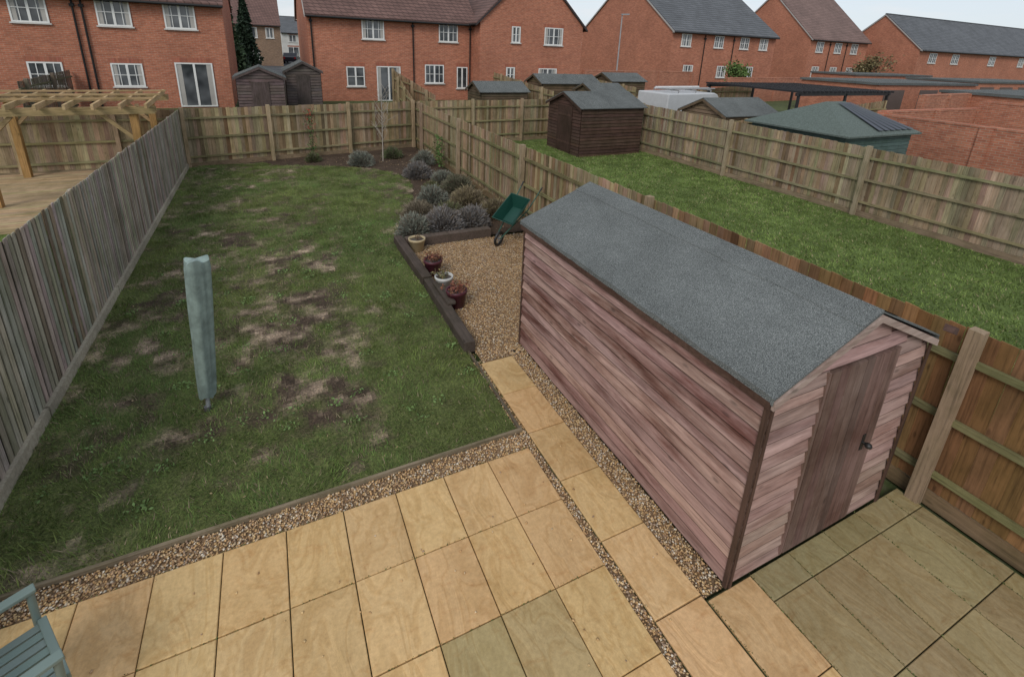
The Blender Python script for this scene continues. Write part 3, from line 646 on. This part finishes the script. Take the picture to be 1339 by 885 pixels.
lodge('garden_shed',-1.15,.7,24.6,26.4,.5,2.4,2.8,'y',(.15,.11,.105),(.1,.1,.1),(-.6,.1,2.2))
lodge('garden_shed',.85,2.4,26.2,28.2,.75,2.6,3.0,'y',(.12,.095,.09),(.1,.1,.1),(1.3,1.9,2.4))
lodge('garden_shed',9.3,11.8,22.6,24.4,.3,1.95,2.35,'x',(.12,.09,.06),(.1,.1,.1))
lodge('garden_shed',13.2,16.8,23.6,25.4,.6,2.3,2.7,'x',(.14,.1,.06),(.1,.1,.1))
lodge('garden_shed',18.2,20.6,24.2,26.2,.75,2.4,2.8,'x',(.14,.1,.06),(.1,.1,.1))
lodge('garden_shed',14.9,16.9,21.3,23.0,.4,2.05,2.4,'x',(.14,.1,.06),(.1,.1,.1))
lodge('garden_shed',15.0,17.8,13.0,15.2,.1,1.95,2.45,'x',(.2,.14,.09),(.1,.1,.1))
e=empty('summerhouse');b=MB();x0,x1,y0,y1=15.1,18.5,8.7,11.9;z0,z1=.1,1.95
b.box2((x0,y0,z0),(x1,y1,z1),(.1,.15,.14))
for i in range(15): b.box2((x0-.015,y0-.015,z0+i*.12),(x1+.015,y1+.015,z0+i*.12+.1),jit((.11,.16,.15),.08))
b.obj('walls',[W_X],e);b=MB();o=.2;rc=[(x0-o,y0-o,z1),(x1+o,y0-o,z1),(x1+o,y1+o,z1),(x0-o,y1+o,z1)];r1_,r2_=(16.3,10.3,2.75),(17.3,10.3,2.75)
def hip(b,rc,r1,r2,cols,th=.05):
    V=rc+[r1,r2];b.poly(V,[(0,1,5,4)],cols[0]);b.poly(V,[(1,2,5)],cols[1]);b.poly(V,[(2,3,4,5)],cols[2]);b.poly(V,[(3,0,4)],cols[3])
    b.poly(rc+[(p[0],p[1],p[2]-th) for p in rc],[(0,1,5,4),(1,2,6,5),(2,3,7,6),(3,0,4,7),(7,6,5,4)],cols[0])
hip(b,rc,r1_,r2_,[(.12,.15,.135)]*4);b.obj('roof',[m_attr('green_felt',.9,.4,25)],e)
b=MB();
def Lp(a,c,t): return Vector(a)*(1-t)+Vector(c)*t
A,B_,C_,D_=Vector(rc[0]),Vector(rc[1]),Vector(r2_),Vector(r1_)
def q_(u,v): return Lp(Lp(A,B_,u),Lp(D_,C_,u),v)+Vector((0,-.02,.05))
for k in range(6):
    t0=k/6+.02;t1=(k+1)/6-.02
    b.poly([q_(.42+t0*.54,.08),q_(.42+t1*.54,.08),q_(.42+t1*.54,.92),q_(.42+t0*.54,.92)],[(0,1,2,3)],(.03,.035,.05))
b.obj('roof_panels',[PLAST],e)
# ---------------------------------------------------------------- brick houses
WHT=(.75,.75,.73)
class House:
    def __init__(s,name): s.e=empty(name);s.w=MB();s.r=MB();s.f=MB();s.g=MB();s.t=MB()
    def block(s,x0,x1,y0,y1,zb,ze,axis,rise,oh=.3):
        prof=[(y0,zb),(y1,zb),(y1,ze),((y0+y1)/2,ze+rise),(y0,ze)] if axis=='x' else [(x0,zb),(x1,zb),(x1,ze),((x0+x1)/2,ze+rise),(x0,ze)]
        lo,hi,a,c=(y0,y1,x0,x1) if axis=='x' else (x0,x1,y0,y1)
        s.w.extr(prof,axis,a,c,(.4,.1,.05));mid=(lo+hi)/2;sl=rise/(mid-lo)
        for sg,ed in((-1,lo),(1,hi)):
            e0=ed+sg*oh;z0=ze-oh*sl+.03
            s.r.extr([(e0,z0),(mid,ze+rise+.03),(mid,ze+rise+.17),(e0,z0+.14)],axis,a-.08,c+.08,(.2,.1,.1))
            if axis=='x':
                s.f.box2((a-.05,ed+sg*.02,ze-.2),(c+.05,ed+sg*(oh-.04),ze-.16),WHT);s.t.tube((a-.06,e0+sg*.03,z0+.01),(c+.06,e0+sg*.03,z0+.01),.055,col=(.02,.02,.02))
            else:
                s.t.tube((e0+sg*.03,a-.06,z0+.01),(e0+sg*.03,c+.06,z0+.01),.055,col=(.02,.02,.02))
        s.r.box([(a+c)/2,mid,ze+rise+.17] if axis=='x' else [mid,(a+c)/2,ze+rise+.17],[c-a+.16,.22,.1] if axis=='x' else [.22,c-a+.16,.1],(.2,.1,.1))
        for ed,sg in((lo,-1),(hi,1)):
            e0=ed+sg*oh;z0=ze-oh*sl+.03;s.f.extr([(e0,z0-.06),(mid,ze+rise-.05),(mid,ze+rise+.08),(e0,z0+.07)],axis,a-.13,a-.085,(.05,.04,.04) if axis=='y' else (.4,.38,.36))
    def win(s,xc,zc,w,h,y,nx=2,ny=2,door=False):
        F=.06;y1=y-.03
        s.g.box2((xc-w/2,y-.02,zc-h/2),(xc+w/2,y+.01,zc+h/2),(.1,.1,.1))
        s.f.box2((xc-w/2,y1-.02,zc+h/2-F),(xc+w/2,y1+.02,zc+h/2),WHT);s.f.box2((xc-w/2,y1-.02,zc-h/2),(xc+w/2,y1+.02,zc-h/2+F),WHT)
        for sg in(-1,1): s.f.box2((xc+sg*w/2-sg*F,y1-.02,zc-h/2+F),(xc+sg*w/2,y1+.02,zc+h/2-F),WHT)
        for i in range(1,nx):
            X=xc-w/2+w*i/nx;t=.045 if i==nx/2 else .014;s.f.box2((X-t,y1-.018,zc-h/2+F),(X+t,y1+.015,zc+h/2-F),WHT)
        for i in range(1,ny):
            Z=zc-h/2+h*i/ny;s.f.box2((xc-w/2+F,y1-.014,Z-.014),(xc+w/2-F,y1+.012,Z+.014),WHT)
        if random.random()<.6:
            for sg in(-1,1): s.f.box2((xc+sg*(w/2-F),y-.024,zc-h/2+F),(xc+sg*(w/2-F-w*.13),y-.0205,zc+h/2-F),(.42,.4,.37))
        if not door: s.f.box2((xc-w/2-.06,y-.09,zc-h/2-.06),(xc+w/2+.06,y+.01,zc-h/2-.002),(.6,.58,.55))
        n=int(w/.075)+2
        for i in range(n):
            X=xc-(n*.0375)+i*.075;s.t.box2((X+.004,y-.008,zc+h/2+.01),(X+.071,y+.01,zc+h/2+.22),jit((.36,.13,.08),.15,.05))
    def pipe(s,x,y,z0,z1): s.t.tube((x,y-.07,z0),(x,y-.07,z1),.04,col=(.015,.015,.015));s.t.box((x,y-.07,z1-.3),(.16,.14,.12),(.015,.015,.015))
    def done(s,roof,brick=None):
        s.w.obj('walls',[brick or BRICK],s.e);s.r.obj('roof',[roof],s.e);s.f.obj('window_frames',[PLAIN],s.e);s.g.obj('window_glass',[GLASS],s.e);s.t.obj('pipes_and_lintels',[PLAIN],s.e)
h=House('brick_house');y=28
h.block(-16,-1.5,28,36,.5,5.5,'x',3.6)
for x in(-14,-11,-8.4,-5.6,-3.2): h.win(x,4.8,1.2,1.12,y,4,2)
for x in(-14,-11,-8.3,-5.5): h.win(x,2.2,1.15,1.0,y,4,2)
h.win(-2.95,1.78,1.5,2.0,y,2,1,True);h.pipe(-6.95,y,.6,5.3);h.pipe(-6.65,y,.6,5.3)
h.done(T_RED)
h=House('brick_house');y=30.5
h.block(2.3,12.0,30.5,38.5,.5,5.45,'x',3.6);h.block(11.9,19.2,29.3,38,.5,5.5,'y',3.4)
h.win(5.8,4.72,1.25,1.1,y,4,2);h.win(10.3,4.75,1.2,1.1,y,4,2);h.win(4.7,2.1,1.0,1.1,y,2,2);h.win(6.6,1.7,1.4,2.0,y,2,1,True);h.win(9.4,2.3,1.2,1.1,y,4,2);h.win(11.2,2.1,.7,1.3,y,2,1)
yy=29.3;h.win(14.3,4.8,.6,.95,yy,2,2);h.win(17.0,4.8,1.35,1.05,yy,4,2);h.win(14.0,2.4,.6,.9,yy,2,2);h.win(16.7,2.3,1.35,1.05,yy,4,2)
h.pipe(8.1,y,.6,5.3);h.pipe(11.7,y,.6,5.3);h.pipe(2.5,y,.6,5.3)
h.done(T_RED)
h=House('brick_house');y=33.5
h.block(30.8,43.5,33.5,47,.6,5.95,'x',4.7)
for x in(32.4,36.2,39.4,41.9): h.win(x,5.2,1.1,1.0,y,4,2)
for x in(33,37,40.5): h.win(x,2.7,1.1,1.0,y,4,2)
h.pipe(34.5,y,.6,5.7);h.pipe(38,y,.6,5.7);h.done(T_GREY)
h=House('brick_house');y=37
h.block(53.6,64,37,48,.6,6.3,'x',4.8)
for x in(55.3,58.5,61.5): h.win(x,5.4,1.2,1.1,y,4,2);h.win(x,2.8,1.2,1.1,y,4,2)
h.pipe(57,y,.6,6);h.pipe(60,y,.6,6);h.done(T_PINK)
h=House('brick_house');y=33
h.block(67,110,33,42,.8,5.7,'x',3.7)
for x in(70,75,84,92): h.win(x,4.75,1.6,1.1,y,4,2)
h.done(T_GREY)
h=House('brick_house');h.block(20.5,30,52,60,.6,5.9,'x',3.6)
for x in(22,25,28): h.win(x,4.9,1.2,1.1,52,4,2)
h.done(T_RED)
h=House('brick_house');h.block(84,92,60,68,.6,6.8,'y',4.2);h.win(88,5.4,1.2,1.1,60,4,2);h.done(T_GREY)
h=House('brick_house');h.block(72,82,48,55,.6,3.8,'x',2.2);h.done(T_PINK)
h=House('brown_brick_house');y=70
h.block(-4.5,2.2,70,78,.6,5.6,'x',3.4);h.win(-1,4.6,1.3,1.2,y,2,1);h.win(1,4.6,.9,1.2,y,2,1);h.win(-1,2.1,1.3,1.2,y,2,1);h.done(T_RED,BRICKD)
REND,nt,bb=newmat('white_render',.8);nt.links.new(ramp(nt,noise(nt,coords(nt),.8,4),[(.3,(.5,.49,.46)),(.7,(.62,.61,.58))]),bb.inputs['Base Color'])
h=House('rendered_house');h.block(3.0,9.5,92,100,.6,5.0,'x',2.4);h.win(4.6,4.1,1.3,1.1,92,2,1);h.win(6.5,4.1,1.3,1.1,92,2,1);h.win(4.6,2,1.6,1.6,92,2,1);h.done(T_GREY,REND)
def wall(p0,p1,z0,z1):
    b=MB();p0=Vector((*p0,0));p1=Vector((*p1,0));L=(p1-p0).length;d=(p1-p0)/L;n=Vector((-d.y,d.x,0));R=Matrix((d,n,Vector((0,0,1)))).transposed();m=(p0+p1)/2
    b.box((m.x,m.y,(z0+z1)/2),(L,.22,z1-z0),(.4,.1,.05),0,R);b.box((m.x,m.y,z1+.035),(L+.03,.25,.07),(.3,.1,.06),0,R)
    k=int(L/3)
    for i in range(k+1):
        q=p0+d*(L*i/max(1,k));b.box((q.x,q.y,(z0+z1)/2+.03),(.34,.34,z1-z0+.05),(.4,.1,.05),0,R)
    b.obj('brick_garden_wall',[BRICK2])
wall((20,-2),(20,10.5),.1,2.2);wall((20.2,10.5),(30,10.5),.1,2.3);wall((27,4),(27,10.3),.3,2.6)
wall((19.8,29.5),(30.5,30.5),.4,2.7);wall((31,27),(52,30),.4,2.5);wall((30,14),(48,16),.3,2.5)
def garage(x0,x1,y0,y1,zb,zt):
    e=empty('brick_garage');b=MB();b.box2((x0,y0,zb),(x1,y1,zt),(.4,.1,.05));b.obj('walls',[BRICK],e)
    b=MB();b.box2((x0-.1,y0-.1,zt+.003),(x1+.1,y1+.1,zt+.15),(.1,.1,.1));b.obj('flat_roof',[FELT2],e)
    b=MB();n=max(1,int((x1-x0)/3.2))
    for i in range(n):
        xc=x0+(i+.5)*(x1-x0)/n;b.box2((xc-1.1,y0-.02,zb),(xc+1.1,y0+.02,zt-.3),(.12,.09,.08))
    b.obj('doors',[PLAIN],e)
garage(34,46,18.5,23.5,.5,2.7);garage(50,66,20,25,.5,2.8);garage(36,50,12,16,.4,2.5);garage(46,58,27,31,.5,2.9)
e=empty('black_pergola');b=MB();BK=(.02,.02,.022)
for x in(22,25.5,29):
    for y in(15.2,20.5): b.box((x,y,1.4),(.1,.1,2.2),BK)
for y in(15.2,20.5): b.box2((21.8,y-.05,2.42),(29.2,y+.05,2.56),BK)
for i in range(24): b.box2((21.9+i*.315,15.0,2.565),(21.95+i*.315,20.7,2.65),BK)
b.obj('frame',[DARKM],e)
b=MB();b.lathe((19.2,14.2,.4),[(0,0),(.28,0),(.33,.5),(.3,1.0),(.31,1.05),(0,1.07)],16,(.03,.05,.03));b.obj('water_butt',[PLAST])
# ---------------------------------------------------------------- vehicles
def wheel(b,x,y,z,r,w):
    b.tube((x,y-w/2,z),(x,y+w/2,z),r,col=(.02,.02,.02),n=20);b.tube((x,y-w/2-.01,z),(x,y+w/2+.01,z),r*.6,col=(.4,.4,.42),n=16)
def vehicle(name,prof,glassp,width,loc,rotz,col,van=False):
    e=empty(name);b=MB();b.extr(prof,'y',-width/2,width/2,col);b.obj('body',[PLAST],e,bevel=.05)
    b=MB()
    for g in glassp:
        for s in(-1,1):
            yy=s*(width/2+.004);b.poly([(p[0],yy,p[1]) for p in g],[tuple(range(len(g)))],(.03,.03,.03))
    b.obj('windows',[GLASS],e);b=MB();xs=[p[0] for p in prof];L=max(xs)-min(xs)
    for s in(-1,1):
        for x in(min(xs)+L*.19,max(xs)-L*.19): wheel(b,x,s*(width/2-.1),.32,.32,.22)
    b.obj('wheels',[DARKM],e);b=MB()
    for s in(-1,1):
        b.box((max(xs)-.02,s*width*.36,.7),(.08,.3,.14),(.7,.7,.7));b.box((min(xs)+.02,s*width*.38,.8),(.08,.2,.3),(.4,.02,.02))
    if van:
        zt=max(p[1] for p in prof)
        for x in(-1.6,-.4,.7): b.tube((x,-.75,zt+.12),(x,.75,zt+.12),.025,col=(.25,.25,.25));b.tube((x,-.75,zt),(x,-.75,zt+.12),.025,col=(.25,.25,.25));b.tube((x,.75,zt),(x,.75,zt+.12),.025,col=(.25,.25,.25))
        for y0_ in(-.5,-.15): b.tube((-2.0,y0_,zt+.17),(1.3,y0_,zt+.17),.03,col=(.3,.3,.3))
        for i in range(11): b.tube((-1.9+i*.3,-.5,zt+.17),(-1.9+i*.3,-.15,zt+.17),.02,col=(.3,.3,.3))
        b.tube((-1.9,.4,zt+.17),(1.2,.4,zt+.17),.06,col=(.6,.6,.6))
    b.obj('lamps_and_fittings',[PLAIN],e);e.location=loc;e.rotation_euler=(0,0,rotz);return e
vanp=[(-2.5,.3),(2.4,.3),(2.5,.75),(2.3,1.05),(1.6,1.2),(1.0,1.95),(.8,2.02),(-2.45,2.02)]
vehicle('white_van',vanp,[[(.2,1.2),(1.45,1.2),(.95,1.8),(.2,1.8)]],1.9,(18.6,18.6,.3),math.radians(6),(.5,.51,.52),True)
carp=[(-2.1,.3),(2.1,.3),(2.15,.6),(2.0,.82),(1.1,.95),(.5,1.4),(-1.1,1.45),(-1.8,1.0),(-2.1,.9)]
vehicle('parked_car',carp,[[(-1.5,1.0),(.9,.98),(.4,1.34),(-1.0,1.38)]],1.75,(3.6,79,.75),math.radians(80),(.02,.02,.03))
e=empty('street_lamp');b=MB();b.tube((25.1,33,.5),(25.1,33,2),.09,.08,10,(.35,.36,.37));b.tube((25.1,33,2),(25.1,33,6.75),.06,.04,10,(.35,.36,.37));b.box((25.3,32.9,6.78),(.6,.2,.09),(.3,.31,.32),0,Euler((0,-.05,-.35)).to_matrix());b.obj('lamp_post',[DARKM],e)
b=MB();b.poly([(-1,40,.77),(2,40,.77),(5.5,100,.8),(1,100,.8)],[(0,1,2,3)],(.1,.1,.1));b.obj('road',[ASPH])
conifer('conifer_tree',-2.6,48,.7,7.5,1.5,(.035,.06,.03),5000,.22)
conifer('conifer_tree',-1.2,52,.7,6.5,1.2,(.03,.05,.03),4000,.2)
tree('garden_tree',33,28.6,.7,3.4,1.6,(.1,.16,.045),1200,.1)
tree('garden_tree',58,32,.7,4.5,2.2,(.17,.14,.07),1500,.13)
tree('distant_tree',96,62,.6,7.5,4,(.12,.1,.06),3500,.25)
tree('distant_tree',106,75,.6,8.5,4,(.12,.1,.07),3500,.25)
n=26000;a=RNG.uniform(math.radians(5),math.radians(120),n);R_=RNG.uniform(230,300,n);hh=(3.5+5*fbm(a*14,a*0,1.,3))
P=np.stack([R_*np.cos(a),R_*np.sin(a),.5+RNG.random(n)**.8*hh],1);C=np.array([.13,.135,.13])*RNG.uniform(.6,1.4,(n,1));V,F,C=leafcloud(P,C,1.1);npmesh('distant_trees',V,F,C,LEAF)
# ---------------------------------------------------------------- light
w=bpy.data.worlds.new('World');scene.world=w;w.use_nodes=True;nt=w.node_tree;bg=nt.nodes['Background']
SE,SA=math.radians(42),math.radians(225)
sky=N(nt,'ShaderNodeTexSky');sky.sky_type='NISHITA';sky.sun_disc=False;sky.sun_elevation=SE;sky.sun_rotation=SA;sky.air_density=1.0;sky.dust_density=1.0;sky.ozone_density=1.5
hs=N(nt,'ShaderNodeHueSaturation');hs.inputs['Saturation'].default_value=.6;hs.inputs['Value'].default_value=1.0;nt.links.new(sky.outputs[0],hs.inputs['Color'])
# thin high overcast: pale blue-grey veil with brighter cloud patches
v1=mix(nt,'MIX',.68,hs.outputs[0],(4.5,4.95,5.5))
tc=N(nt,'ShaderNodeTexCoord');mp=N(nt,'ShaderNodeMapping');mp.inputs['Scale'].default_value=(1,1,4.5);nt.links.new(tc.outputs['Generated'],mp.inputs[0])
cl=noise(nt,mp.outputs[0],5.0,5,.55,.3)
g1=mix(nt,'MIX',ramp(nt,cl,[(.45,0.0),(.65,.7)]),v1,(5.5,5.65,5.8))
nt.links.new(g1,bg.inputs['Color']);bg.inputs['Strength'].default_value=.15
L=bpy.data.lights.new('sun','SUN');L.energy=1.5;L.angle=math.radians(22);L.color=(1,.94,.86);lo=bpy.data.objects.new('sun',L);link(lo)
dirv=Vector((math.sin(SA)*math.cos(SE),math.cos(SA)*math.cos(SE),math.sin(SE)));lo.rotation_euler=dirv.to_track_quat('Z','Y').to_euler();lo.location=dirv*50
# ---------------------------------------------------------------- camera
cam=bpy.data.cameras.new('camera');co=bpy.data.objects.new('camera',cam);link(co)
M=Euler((math.radians(71.726),0,math.radians(-26.372)),'XYZ').to_matrix()@Euler((0,0,math.radians(2.324)),'XYZ').to_matrix()
co.matrix_world=Matrix.Translation((0,0,4.0))@M.to_4x4()
cam.sensor_width=36;cam.lens=36*645.7/1339;cam.shift_y=-(442.5-276.69)/1339;cam.clip_start=.05;cam.clip_end=3000
scene.camera=co
scene.view_settings.view_transform='Standard';scene.view_settings.look='None';scene.view_settings.exposure=0
